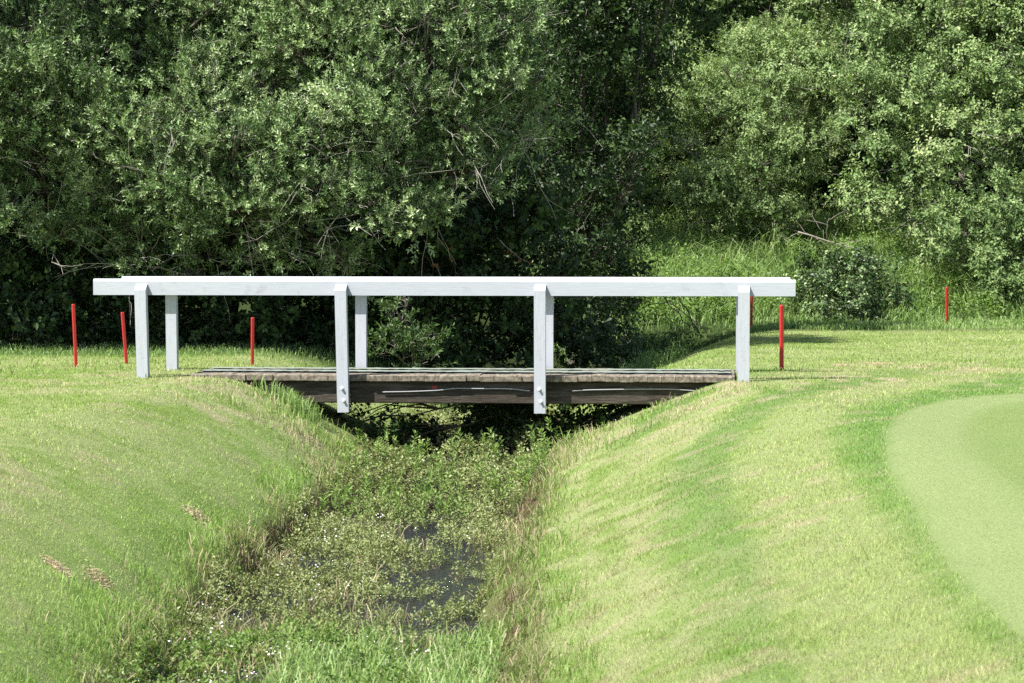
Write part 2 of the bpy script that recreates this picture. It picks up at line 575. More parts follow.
near_posts = [(-3.125, -0.45, 0.985, -1.3), (-1.02, -0.345, 0.985, -1.2), (1.035, -0.345, 0.985, -0.1), (3.13, -0.45, 0.975, 0.15)]
for i, (x, zb, zt, ln) in enumerate(near_posts):
    p = post(x, -0.80, -0.70, zb, zt, ln, True)
    if i in (1, 2):
        for zz, xx in ((-0.095, -0.004), (-0.222, 0.012)):
            B = Build()
            a = np.arange(6) / 6 * 2 * np.pi
            B.tube([(xx, -0.60, zz), (xx, -0.79, zz), (xx, -0.7905, zz), (xx, -0.8035, zz), (xx, -0.804, zz), (xx, -0.822, zz)], [0.009, 0.009, 0.021, 0.021, 0.0135, 0.0125], 12)   # shank, washer, head
            B.build("bolt", M["bolt"], p)
for (x, zb, ln) in ((-3.13, -0.35, -0.5), (-1.03, -0.25, -0.1), (1.02, -0.25, 0.0), (3.12, -0.4, 0.0)):
    post(x, 0.70, 0.80, zb, 0.985, ln, False)

# deck: planks laid across
B = Build()
px_, kk = -2.64, 0
prng = np.random.default_rng(5)
while px_ < 3.02:
    wd = 0.145
    dz, dy = prng.normal(0, 0.0025), prng.normal(0, 0.006)
    B.box((px_, -0.672 + dy, -0.028 + dz), (min(px_ + wd - 0.003, 3.04), 0.672 + dy, 0.040 + dz), 0.008)
    px_ += wd
B.build("deck", M["deck"], br)
for (ya, yb) in ((-0.30, 0.04), (0.26, 0.52)):
    gxs = np.linspace(-2.62, 3.0, 120)
    rows = []
    gr = np.random.default_rng(int(ya * 100) + 60)
    for yy in np.linspace(ya, yb, 4):
        rows.append(np.stack([gxs, yy + gr.normal(0, 0.006, 120), 0.047 + gr.random(120) * 0.006], 1))
    vv = np.concatenate(rows)
    fq = []
    for r_ in range(3):
        i = np.arange(119) + r_ * 120
        fq.append(np.stack([i, i + 1, i + 121, i + 120], 1))
    mesh_from("grip_mesh", vv, np.concatenate(fq), M["teal"], br)
for y0, y1 in ((-0.615, -0.47), (0.47, 0.615)):
    B = Build()
    B.box((-2.95, y0, -0.258), (3.05, y1, -0.0305), 0.010)
    B.build("beam", M["beam"], br)
for x in (-2.3, 2.55):
    B = Build()
    B.box((x - 0.1, -0.46, -0.42), (x + 0.1, 0.46, -0.262), 0.01)
    B.build("sleeper", M["beam"], br)
# narrow pale strip running unevenly along the beam, in two lengths
for xa, xb, pts in ((0, 0, [(-0.62, -0.142), (-0.35, -0.136), (-0.15, -0.128), (0.02, -0.118), (0.13, -0.098), (0.2, -0.096), (0.28, -0.102), (0.5, -0.100), (0.72, -0.101), (0.82, -0.108), (0.92, -0.128)]),
                    (0, 0, [(1.36, -0.122), (1.5, -0.110), (1.8, -0.103), (2.1, -0.097), (2.4, -0.096), (2.6, -0.110), (2.75, -0.118)])):
    B = Build()
    pts = np.array(pts)
    tx = np.linspace(pts[0, 0], pts[-1, 0], 40)
    tz = np.interp(tx, pts[:, 0], pts[:, 1])
    tz = np.convolve(np.pad(tz, 2, "edge"), np.ones(5) / 5, "valid")
    B.tube(np.stack([tx, np.full(40, -0.634), tz], 1), np.concatenate([[0.004], np.full(38, 0.006), [0.004]]), 8)
    B.build("beam_strip", M["beam_strip"], br, smooth=True)
B = Build()
B.box((-0.10, -0.640, -0.105), (-0.045, -0.633, -0.072), 0.002)
B.build("red_tag", M["tag"], br)

# ------------------------------------------------------------------ red stakes
def stake(px, py, d, h, lean, label, w=0.037):
    x, y = (px - 512.0) / F_PX * d, d
    z = float(H(np.array([x]), np.array([y]))[0])
    o = empty("marker_stake", (x, y, z), 0.6)
    tag(o, label, "stake", "red marker stakes around the ditch")
    B = Build()
    s = w / 2
    c = 0.006
    sq = np.array([(-s, -s + c), (-s + c, -s), (s - c, -s), (s, -s + c), (s, s - c), (s - c, s), (-s + c, s), (-s, s - c)])
    zz = [-0.25, -0.02, h - 0.012, h]
    sc = [0.5, 0.92, 1.0, 0.8]
    vv = np.concatenate([np.concatenate([sq * k, np.full((8, 1), z_)], 1) for z_, k in zip(zz, sc)] + [np.array([[0, 0, h]])])
    i = np.arange(8)
    j = (i + 1) % 8
    q = np.concatenate([np.stack([i + 8 * r, j + 8 * r, j + 8 * (r + 1), i + 8 * (r + 1)], 1) for r in range(3)])
    t = np.stack([i + 24, j + 24, np.full(8, 32)], 1)
    B.add(vv, q, t)
    sh = B.build("shaft", M["red"], o)
    o.rotation_euler = (R(prng.normal(0, 1.0)), R(lean), 0.35)
    return o


stake(75.5, 368, 29.6, 0.71, -2.0, "tallest red stake at the far left, apart from the bridge")
stake(126.0, 362, 30.4, 0.60, -4.0, "red stake leaning left, close beside the first white post")
stake(252.0, 362, 30.9, 0.56, 0.6, "red stake behind the deck between the first and second white posts")
stake(751.5, 326, 42.2, 0.66, 1.0, "red stake mostly hidden behind the last white post")
stake(782.0, 372, 28.8, 0.72, 0.3, "red stake on the lawn past the end of the white rail", 0.042)
stake(947.0, 323, 42.6, 0.60, -0.6, "red stake at the edge of the tall weeds beyond the lawn", 0.042)

# ------------------------------------------------------------------ sprays of leaves
def leaf_rows(base, direction, normal, L, W, fold=0.18, droop=0.12):
    """leaves as 4 verts: base, left, tip, right -> two triangles folded at the midrib"""
    side = np.cross(direction, normal)
    side /= np.linalg.norm(side, axis=1, keepdims=True) + 1e-9
    nrm = np.cross(side, direction)
    L, W = L[:, None], W[:, None]
    mid = base + direction * L * 0.46
    lf = mid - side * W * 0.5 + nrm * W * fold
    rt = mid + side * W * 0.5 + nrm * W * fold
    tip = base + direction * L - nrm * L * droop
    return np.stack([base, lf, tip, rt], 1)


def spray_templates(kind, K=10, seed=3):
    r = np.random.default_rng(seed)
    out = []
    for _ in range(K):
        if kind == "willow":
            n, Ls = 13, 0.20
            t = np.linspace(0.15, 1.0, n)
            z = t * Ls
            phi = np.arange(n) * 2.4 + r.random() * 6
            el = R(28) + (1 - t) * R(14) + r.normal(0, 0.14, n) + 0.1      # angle above the horizontal plane
            el = np.where(t > 0.75, R(52) + r.normal(0, 0.15, n), el)
            L = 0.072 * (1 - 0.25 * np.abs(t - 0.55)) * r.uniform(0.75, 1.2, n)
            W = L * 0.43
        elif kind == "hazel":
            n, Ls = 9, 0.24
            t = np.linspace(0.1, 1.0, n)
            z = t * Ls
            phi = np.arange(n) * 2.6 + r.random() * 6
            el = R(12) + r.normal(0, 0.25, n) + (t > 0.85) * 0.4
            L = 0.088 * r.uniform(0.7, 1.2, n)
            W = L * 0.62
        elif kind == "ivy":
            n, Ls = 9, 0.22
            t = np.linspace(0.1, 1.0, n)
            z = t * Ls
            phi = r.random(n) * 6.28
            el = r.normal(0.1, 0.35, n)
            L = 0.075 * r.uniform(0.7, 1.25, n)
            W = L * 0.72
        elif kind == "cress":
            n, Ls = 8, 0.085
            t = np.linspace(0.35, 1.0, n)
            z = t * Ls
            phi = np.arange(n) * 2.4 + r.random() * 6
            el = R(18) + r.normal(0, 0.25, n) + (t > 0.8) * 0.5
            L = 0.025 * r.uniform(0.6, 1.35, n)
            W = L * 0.75
        d = np.stack([np.cos(phi) * np.cos(el), np.sin(phi) * np.cos(el), np.sin(el)], 1)
        bend = r.normal(0, 0.12, 2)
        base = np.stack([bend[0] * z * t, bend[1] * z * t, z], 1) + d * 0.006
        nrm = np.array([0, 0, 1.0]) + r.normal(0, 0.35, (n, 3))
        lv = leaf_rows(base, d, nrm, L, W)
        tw = np.array([[[-0.0022, 0, -0.05], [0.0022, 0, -0.05], [bend[0] * Ls, bend[1] * Ls, Ls], [0, 0.0026, -0.05]]])
        out.append((lv, tw))
    lv = np.stack([o[0] for o in out])          # K, n, 4, 3
    tw = np.stack([o[1] for o in out])          # K, 1, 4, 3
    return lv, tw


TEMPL = {k: spray_templates(k, 12, 20 + i) for i, k in enumerate(("willow", "hazel", "ivy", "cress"))}


def frames(axis, r):
    """rotation matrices taking +z to axis, with random spin"""
    axis = axis / (np.linalg.norm(axis, axis=1, keepdims=True) + 1e-9)
    ref = r.normal(0, 1, axis.shape)
    x = np.cross(ref, axis)
    x /= np.linalg.norm(x, axis=1, keepdims=True) + 1e-9
    y = np.cross(axis, x)
    return np.stack([x, y, axis], 2)


def sprays(pos, axis, scale, kind, tint, r, twigs=True):
    lv, tw = TEMPL[kind]
    K, n = lv.shape[:2]
    kidx = r.integers(0, K, len(pos))
    Rm = frames(axis, r)
    V = np.einsum("nij,nlvj->nlvi", Rm, lv[kidx]) * scale[:, None, None, None] + pos[:, None, None, :]
    tt = np.clip(tint[:, None] + r.normal(0, 0.16, (len(pos), n)), 0, 1)
    T = np.repeat(tt.reshape(-1), 4)
    V = V.reshape(-1, 3)
    q = np.arange(len(V) // 4)[:, None] * 4
    f = np.concatenate([q + [0, 1, 2], q + [0, 2, 3]], 1).reshape(-1, 3)
    mi = np.zeros(len(f), np.int32)
    if twigs:
        W = (np.einsum("nij,nlvj->nlvi", Rm, tw[kidx]) * scale[:, None, None, None] + pos[:, None, None, :]).reshape(-1, 3)
        q = np.arange(len(W) // 4)[:, None] * 4 + len(V)
        fw = np.concatenate([q + [0, 1, 2], q + [1, 3, 2], q + [3, 0, 2]], 1).reshape(-1, 3)
        V = np.concatenate([V, W])
        T = np.concatenate([T, np.full(len(W), 0.5)])
        f = np.concatenate([f, fw])
        mi = np.concatenate([mi, np.ones(len(fw), np.int32)])
    return V, f, mi, T


def crown_arrays(clumps, kind, per_m2, leaf_scale, r, base_tint=0.45, up=0.5, rand=0.5, tufts=3.0):
    clumps = np.asarray(clumps, float)
    ctr = clumps[:, :3].mean(0)
    P_, A_, S_, T_ = [], [], [], []
    for (cx, cy, cz, rad) in clumps:
        area = 4 * np.pi * rad * rad
        n = int(area * per_m2)
        nt_ = max(6, int(area * tufts))
        td = r.normal(0, 1, (nt_, 3))
        td /= np.linalg.norm(td, axis=1, keepdims=True)
        tr = rad * r.uniform(0.78, 1.15, nt_)
        tsz = np.minimum(0.115, rad * 0.32) * r.uniform(0.6, 1.4, nt_)
        ttint = r.normal(0, 0.10, nt_)
        k = r.integers(0, nt_, n)
        off = r.normal(0, 1, (n, 3)) * tsz[k, None]
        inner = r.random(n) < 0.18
        d = r.normal(0, 1, (n, 3))
        d /= np.linalg.norm(d, axis=1, keepdims=True)
        rel = np.where(inner[:, None], d * rad * r.uniform(0.35, 0.8, n)[:, None], td[k] * tr[k, None] + off)
        rel = rel * np.array([1.06, 1.0, 0.92])
        p = np.array([cx, cy, cz]) + rel
        d = rel / (np.linalg.norm(rel, axis=1, keepdims=True) + 1e-9)
        keep = r.random(n) < np.where(d[:, 2] < -0.4, 0.55, 1.0)
        ttn = np.where(inner, -0.22, ttint[k])  # inner leaves tinted darker: shade painted into the crown's depth
        p, d, ttn, off = p[keep], d[keep], ttn[keep], off[keep]
        ax = d * 0.75 + np.array([0, 0, up]) + off * 2.2 + r.normal(0, rand, p.shape) * 0.5
        P_.append(p)
        A_.append(ax)
        S_.append(leaf_scale * r.uniform(0.62, 1.32, len(p)))
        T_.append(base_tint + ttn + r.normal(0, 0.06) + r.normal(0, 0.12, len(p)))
    return np.concatenate(P_), np.concatenate(A_), np.concatenate(S_), np.clip(np.concatenate(T_), 0, 1)


def limb(B, a, b, ra, rb, r, sag=0.25, n=7):
    a, b = np.asarray(a, float), np.asarray(b, float)
    t = np.linspace(0, 1, n)[:, None]
    L = np.linalg.norm(b - a)
    mid = (a + b) / 2 + r.normal(0, 0.10 * L, 3) + np.array([0, 0, sag * L * 0.5])
    pts = (1 - t) ** 2 * a + 2 * t * (1 - t) * mid + t ** 2 * b
    pts[1:-1] += r.normal(0, 0.015 * L, (n - 2, 3))
    B.tube(pts, np.linspace(ra, rb, n), 6 if ra < 0.04 else 9)
    return pts


def tree(name, label, cat, group, foot, clumps, kind, leaf_mat, per_m2, leaf_scale, seed, stems=1, trunk_r=0.12, base_tint=0.45, up=0.5, rand=0.5, twigs=6, tufts=3.0, ragged=0.0, spare=0, fork=0.45, crown_name="crown"):
    r = np.random.default_rng(seed)
    foot = np.array([foot[0], foot[1], float(H(np.array([foot[0]]), np.array([foot[1]]))[0])])
    root = empty(name, foot)
    tag(root, label, cat, group)
    clumps = np.asarray(clumps, float)
    loc = clumps.copy()
    loc[:, :3] -= foot
    if ragged:      # small boughs that break the outline
        m_ = int(len(loc) * ragged)
        k_ = r.integers(0, len(loc), m_)
        dv = r.normal(0, 1, (m_, 3))
        dv[:, 2] = dv[:, 2] * 0.8 + 0.1
        dv /= np.linalg.norm(dv, axis=1, keepdims=True)
        rr_ = loc[k_, 3]
        loc = np.concatenate([loc, np.concatenate([loc[k_, :3] + dv * rr_[:, None] * r.uniform(0.95, 1.3, (m_, 1)), (rr_ * r.uniform(0.28, 0.5, m_))[:, None]], 1)])
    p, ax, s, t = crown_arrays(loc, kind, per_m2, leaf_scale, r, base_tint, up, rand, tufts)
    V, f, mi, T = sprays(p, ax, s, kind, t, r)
    if spare:       # fine bare twigs among the leaves
        B2 = Build()
        for _ in range(spare * 3):
            c = loc[r.integers(0, len(clumps))]
            d = r.normal(0, 1, 3) * np.array([1, 0.5, 0.7]) + np.array([0, -0.75, 0])
            d /= np.linalg.norm(d)
            a_ = c[:3] + d * c[3] * r.uniform(0.35, 0.85)
            e_ = limb(B2, a_, a_ + (d * 0.5 + r.normal(0, 0.5, 3)) * r.uniform(0.25, 0.75), 0.0055, 0.002, r, 0.1, 6)
            for _k in range(r.integers(0, 3)):
                limb(B2, e_[r.integers(1, 5)], e_[5] + r.normal(0, 0.14, 3), 0.0035, 0.0015, r, 0.1, 4)
        tv = np.concatenate(B2.v)
        tq, tt_ = np.concatenate(B2.q), np.concatenate(B2.t)
        tf = np.concatenate([tq[:, [0, 1, 2]], tq[:, [0, 2, 3]], tt_]) + len(V)
        V, f = np.concatenate([V, tv]), np.concatenate([f, tf])
        mi, T = np.concatenate([mi, np.ones(len(tf), np.int32)]), np.concatenate([T, np.full(len(tv), 0.5)])
    mesh_from(crown_name, V, f, [leaf_mat, M["twig"]], root, mi, tint=T)
    B = Build()
    top = loc[:, :3].mean(0)
    for k in range(stems):
        off = r.normal(0, 0.12, 3) * (stems > 1)
        off[2] = -0.15
        fork_pt = np.array([0, 0, 0]) + (top * np.array([1, 1, 1])) * fork + r.normal(0, 0.12, 3) * (1 + (stems > 1))
        limb(B, off, fork_pt, trunk_r * (0.7 if stems > 1 else 1), trunk_r * 0.55, r, 0.0, 9)
        mine = [c for i, c in enumerate(loc) if i % stems == k]
        for c in mine:
            e = limb(B, fork_pt, c[:3], trunk_r * 0.34, 0.012, r, 0.15)
            for _ in range(twigs):
                d = r.normal(0, 1, 3)
                d[2] = abs(d[2]) * 0.6
                d /= np.linalg.norm(d)
                st = e[r.integers(3, 7)]
                limb(B, st, c[:3] + d * c[3] * r.uniform(0.75, 1.15), 0.012, 0.0035, r, 0.2, 5)
    B.build("trunk" if trunk_r > 0.05 else "stem", M["bark"], root, smooth=True)
    return root


def C(lst, fwd=0.0):
    return np.array([np.concatenate([P(px, py, d - fwd), [r_]]) for px, py, d, r_ in lst])


G_LEFT = "dense trees on the left behind the bridge"
G_RIGHT = "trees and bushes on the right beyond the lawn"
# left mass
A_c = C([(20, 30, 35.0, .80), (64, 92, 34.8, .75), (8, 118, 34.8, .75), (44, 176, 35.1, .60), (108, 36, 35.4, .75), (158, 12, 35.7, .8), (-60, 60, 35, 1.0), (-60, 165, 35, .8),
         (-130, 100, 35.4, 1.0), (205, 40, 36, .8), (100, -70, 35.8, 1.1), (0, -80, 35.4, 1.1), (-100, -70, 35.6, 1.2), (60, -180, 35.8, 1.2), (-40, -190, 36, 1.2), (-190, 20, 36.4, 1.2), (150, 70, 35.9, .65), (250, 20, 36, .8), (200, 10, 35.4, .6), (255, 30, 35.2, .55), (180, 60, 35.2, .5)], 1.2)
tree("willow_tree", "dark leafy tree filling the upper left corner behind the marker stakes", "tree", G_LEFT, (-6.3, 36.4), A_c, "willow", M["willow_leaf"], 96, 0.82, 101, 2, 0.14, 0.42, ragged=1.2, spare=40)
B_c = C([(112, 124, 34.4, .45), (150, 128, 34.1, .5), (202, 112, 34.2, .52), (192, 178, 34.0, .55), (250, 150, 34.0, .55), (132, 186, 34.4, .5), (240, 205, 34.1, .48), (282, 186, 33.9, .45), (300, 104, 34.4, .5),
         (168, 226, 34.7, .4), (100, 205, 34.9, .4), (225, 90, 34.9, .5), (280, 60, 35.0, .6), (170, 75, 35.2, .5), (310, 235, 34.4, .35), (140, 262, 34.7, .32), (210, 262, 34.6, .3), (265, 246, 34.4, .3), (60, 238, 35.0, .35), (340, 262, 34.4, .26)], 0.9)
tree("willow_tree", "lower leafy tree with pale sunlit shoots, nearest behind the left half of the bridge", "tree", G_LEFT, (-3.9, 36.0), B_c, "willow", M["willow_leaf"], 122, 0.80, 102, 3, 0.09, 0.52, ragged=1.2, twigs=8, spare=60)
C_c = C([(300, 30, 34.8, .62), (352, 16, 34.4, .7), (404, 36, 34.0, .72), (462, 48, 33.9, .62), (500, 28, 34.1, .5), (498, 92, 33.9, .48), (442, 110, 33.7, .6), (382, 108, 33.7, .6), (330, 146, 33.8, .55), (402, 166, 33.6, .52),
         (458, 168, 33.7, .46), (512, 142, 34.0, .36), (368, 206, 33.7, .42), (428, 214, 33.8, .34), (318, 200, 33.9, .4), (340, -70, 34.8, 1.0), (440, -60, 34.6, .85), (400, -160, 35, 1.1), (300, -130, 35.2, 1.1), (470, -180, 35.2, .9), (380, -260, 35.4, 1.1), (470, 60, 34.9, .6), (540, 110, 34.6, .3), (340, 70, 34.6, .6)], 0.9)
tree("willow_tree", "broad sunlit leafy tree with bare twigs behind the middle of the white rail", "tree", G_LEFT, (-1.4, 36.0), C_c, "willow", M["willow_leaf"], 118, 0.80, 103, 3, 0.13, 0.54, twigs=9, ragged=1.2, spare=90)
# dark middle tree, taller, set back; its shade is put into the leaf colour
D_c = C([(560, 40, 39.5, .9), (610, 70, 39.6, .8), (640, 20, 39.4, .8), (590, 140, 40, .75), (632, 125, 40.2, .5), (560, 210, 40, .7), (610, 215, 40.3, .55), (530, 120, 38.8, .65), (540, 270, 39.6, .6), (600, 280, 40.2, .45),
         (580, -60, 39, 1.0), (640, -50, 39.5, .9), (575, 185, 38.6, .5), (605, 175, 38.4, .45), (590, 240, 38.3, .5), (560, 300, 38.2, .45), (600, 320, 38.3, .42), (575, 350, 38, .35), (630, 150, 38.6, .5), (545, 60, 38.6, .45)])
tree("alder_tree", "tall shaded tree with dark foliage between the sunlit left trees and the pale right bushes", "tree", G_LEFT, (1.0, 40.4), D_c, "hazel", M["ivy_shade_leaf"], 46, 0.9, 104, 1, 0.17, 0.62, up=0.3, ragged=0.6, spare=20)
# shaded understorey, set back below the overhanging crowns
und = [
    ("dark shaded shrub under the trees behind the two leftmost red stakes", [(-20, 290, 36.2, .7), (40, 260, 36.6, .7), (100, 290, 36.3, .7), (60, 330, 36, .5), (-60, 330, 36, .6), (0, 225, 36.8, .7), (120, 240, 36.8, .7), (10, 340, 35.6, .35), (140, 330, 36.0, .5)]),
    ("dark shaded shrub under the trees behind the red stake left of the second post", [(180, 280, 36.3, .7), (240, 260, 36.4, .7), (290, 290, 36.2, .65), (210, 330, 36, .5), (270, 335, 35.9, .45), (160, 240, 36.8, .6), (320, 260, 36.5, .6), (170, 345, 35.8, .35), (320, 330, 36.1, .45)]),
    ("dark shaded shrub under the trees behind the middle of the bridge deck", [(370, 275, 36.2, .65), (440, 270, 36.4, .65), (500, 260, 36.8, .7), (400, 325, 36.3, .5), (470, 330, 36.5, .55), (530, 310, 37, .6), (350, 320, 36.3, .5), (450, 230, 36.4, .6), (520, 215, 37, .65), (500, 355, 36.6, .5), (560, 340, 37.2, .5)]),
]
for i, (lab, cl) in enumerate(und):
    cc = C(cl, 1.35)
    tree("shrub", lab, "shrub", "dark shrubs under the left trees", (cc[:, 0].mean(), cc[:, 1].mean() + 0.4), cc, "ivy", M["ivy_shade_leaf"], 62, 1.05, 120 + i, 3, 0.04, 0.5, up=0.2, twigs=3, crown_name="foliage", fork=0.3)
# small light-leaved plants near the far side of the deck
tree("sapling", "small light green sapling just behind the deck, right of the second far post", "sapling", None, (-1.45, 32.4), C([(396, 318, 32.2, .16), (412, 345, 32.0, .17), (388, 350, 32.0, .15), (425, 335, 32.3, .13), (405, 300, 32.5, .12), (430, 356, 32.0, .13)]), "willow", M["ivy_shade_leaf"], 90, 0.9, 131, 2, 0.015, 0.9, crown_name="foliage", fork=0.3, twigs=3)
tree("shrub", "rounded bright leafy shrub at the corner of the dark trees above the rail", "shrub", G_RIGHT, (3.1, 42.3), C([(600, 240, 41.6, .32), (625, 236, 42, .22), (575, 262, 41.2, .35), (612, 262, 41.5, .32), (615, 300, 41.6, .34), (585, 300, 41, .4)]), "hazel", M["hazel_leaf"], 95, 0.85, 132, 3, 0.016, 0.5, crown_name="foliage", fork=0.3, twigs=1)
# right side
F_c = C([(690, 10, 56, 1.4), (740, 30, 56.5, 1.2), (790, 0, 57, 1.4), (650, 60, 55, 1.1), (700, 80, 55.5, 1.0), (840, 20, 57.5, 1.4), (740, -60, 57, 1.6), (660, -60, 56, 1.5), (830, -80, 58, 1.7), (680, 140, 55, 1.1), (640, 180, 54, 1.1), (725, 5, 52, 1.0), (690, 40, 52.5, .9), (655, 15, 52.5, .9), (765, -10, 52, 1.0), (640, 70, 53, .8)])
tree("oak_tree", "dark green tree at the top centre, standing behind the pale right bushes", "tree", G_RIGHT, (4.6, 57.5), F_c, "hazel", M["hazel_leaf"], 40, 1.15, 105, 1, 0.22, 0.38, up=0.3, ragged=0.5)
G_c = C([(690, 150, 49, .7), (730, 120, 48.6, .8), (780, 90, 48.8, .9), (760, 160, 47.8, .8), (720, 190, 47.8, .65), (800, 150, 48.0, .7), (760, 215, 47.4, .55), (700, 220, 48, .5), (830, 80, 49, .9), (740, 70, 49.8, .8), (690, 100, 49.8, .7), (840, 30, 50, 1.0), (790, 40, 50.4, .9), (665, 180, 49.5, .5), (800, 205, 48.4, .4)])
tree("hazel_bush", "pale green bush right of centre with a dark hollow on its right side", "bush", G_RIGHT, (4.9, 50), G_c, "hazel", M["hazel_leaf"], 120, 0.62, 106, 4, 0.09, 0.62, twigs=5, ragged=0.8, spare=30)
H_c = C([(880, 110, 46.6, .75), (930, 80, 46.8, .8), (980, 60, 47, .8), (900, 170, 46.0, .6), (950, 150, 46.0, .75), (1010, 130, 46.4, .8), (870, 50, 47.6, .8), (920, 10, 47.8, .9), (985, -10, 47.6, .9), (1050, 40, 47, 1.0), (1060, 130, 46.6, .9), (870, 205, 45.8, .42), (920, 215, 45.6, .45), (1100, 80, 47, 1.1), (960, -80, 48, 1.2), (1060, -70, 48, 1.2), (860, -30, 48.4, 1.0), (1130, -20, 48, 1.2)])
tree("hazel_bush", "large leafy bush in the upper right corner with low hanging branches", "bush", G_RIGHT, (7.9, 48.2), H_c, "hazel", M["hazel_leaf"], 84, 0.78, 107, 4, 0.1, 0.56, twigs=6, ragged=0.8, spare=40)
I_c = C([(960, 235, 44.6, .55), (1000, 215, 44.7, .6), (1035, 200, 44.8, .65), (990, 265, 44.3, .45), (1030, 255, 44.3, .55), (940, 255, 44.7, .38), (1070, 240, 44.6, .6), (1010, 290, 43.9, .35), (1050, 295, 44, .45), (1100, 220, 45, .8)])
tree("shrub", "bushy shrub at the right edge above the farthest red stake", "shrub", G_RIGHT, (8.8, 45.2), I_c, "hazel", M["hazel_leaf"], 110, 0.72, 108, 4, 0.035, 0.46, crown_name="foliage", fork=0.3)
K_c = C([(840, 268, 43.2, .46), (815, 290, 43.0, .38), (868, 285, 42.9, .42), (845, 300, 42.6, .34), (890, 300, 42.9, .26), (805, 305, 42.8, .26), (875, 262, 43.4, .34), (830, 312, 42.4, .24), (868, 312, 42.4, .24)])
tree("shrub", "dense dark green shrub, partly darkened as shade, at the lawn edge between the rail end and the far stake", "shrub", G_RIGHT, (5.4, 43.6), K_c * np.array([1, 1, 1, 1.0]) + np.array([0, 0.5, -0.10, 0]), "ivy", M["willow_leaf"], 130, 0.75, 109, 4, 0.03, 0.28, crown_name="foliage", fork=0.3)  # low leaf tint also stands in for shade falling here

# wood behind everything: one tree with parts, copied with its parts
r9 = np.random.default_rng(77)
cl9 = np.concatenate([np.stack([r9.normal(0, 1.7, 26), 62 + r9.normal(0, 0.9, 26), r9.uniform(1.0, 10.5, 26)], 1), r9.uniform(1.1, 1.7, (26, 1))], 1)
proto = tree("wood_tree", "x", "tree", "trees of the dark wood at the back", (0, 62), cl9, "hazel", M["willow_leaf"], 20, 1.7, 140, 1, 0.22, 0.3, up=0.25, twigs=2)
spots = [(-13, 44), (-9.6, 42.5), (-6.2, 43.5), (-3.2, 46.5), (0.3, 55), (3.4, 60), (7.2, 63), (11.5, 60), (15.5, 57), (19, 58), (-1.5, 60), (-6, 56), (13, 68), (6, 70), (8.6, 54.5), (12.2, 54), (6, 57)]
for i, (x, y) in enumerate(spots):
    if i == 0:
        o = proto
    else:
        o = proto.copy()
        COL.objects.link(o)
        for ch in proto.children:
            c = ch.copy()
            COL.objects.link(c)
            c.parent = o
    o.location = (x, y, float(H(np.array([x]), np.array([y]))[0]))
    o.rotation_euler = (0, 0, i * 2.1)
    s = 0.85 + 0.25 * ((i * 37) % 10) / 10
    o.scale = (s, s, s)
    o["label"] = "dark background tree of the wood, seen only through gaps in the nearer foliage"

# hanging dead twig with brown leaves, caught in the broad tree
dr = np.random.default_rng(8)
root = empty("dead_twig", P(436, 200, 33.4))
tag(root, "thin pale dead twig with rusty brown leaves hanging above the middle of the rail", "twig")
B = Build()
ends = []
for (a, b_) in (((436, 196), (424, 285)), ((436, 202), (408, 232)), ((433, 215), (452, 262)), ((428, 250), (447, 284)), ((447, 276), (470, 284)), ((500, 240), (528, 262)), ((436, 206), (452, 196))):
    pa, pb = P(*a, 33.4 + dr.normal(0, .05)) - P(436, 200, 33.4), P(*b_, 33.3 + dr.normal(0, .1)) - P(436, 200, 33.4)
    ends.append(limb(B, pa, pb, 0.006, 0.0025, dr, 0.0, 6))
B.build("stem", M["dead_wood"], root)
pp = np.concatenate([e[2:] for e in ends[2:6]])
pp = pp[dr.integers(0, len(pp), 26)]
dd = dr.normal(0, 1, pp.shape) + [0, 0, -0.8]
dd /= np.linalg.norm(dd, axis=1, keepdims=True)
lv = leaf_rows(pp, dd, dr.normal(0, 1, pp.shape), dr.uniform(.05, .08, len(pp)), dr.uniform(.025, .04, len(pp)), 0.4, 0.3).reshape(-1, 3)
q = np.arange(len(lv) // 4)[:, None] * 4
mesh_from("foliage", lv, np.concatenate([q + [0, 1, 2], q + [0, 2, 3]], 1).reshape(-1, 3), M["dead_leaf"], root, tint=dr.random(len(lv)))

# pale fallen branch among the weeds on the right
o0 = P(832, 238, 44.4)
root = empty("fallen_branch", o0)
tag(root, "bare pale fallen branch lying in the dark hollow between the right bushes", "branch")
B = Build()
for (a, b_, ra) in (((798, 232), (858, 250), .016), ((826, 240), (829, 218), .010), ((829, 226), (806, 220), .008), ((812, 237), (802, 258), .008), ((829, 220), (846, 210), .006), ((846, 246), (852, 260), .006), ((806, 234), (796, 220), .006), ((816, 238), (838, 258), .008), ((838, 244), (862, 240), .006), ((822, 232), (812, 210), .005), ((800, 232), (784, 240), .006)):
    limb(B, P(*a, 44.4) - o0, P(*b_, 44.3 + dr.normal(0, .15)) - o0, ra, ra * 0.5, dr, 0.1, 6)
B.build("limb", M["dead_wood"], root, smooth=True)

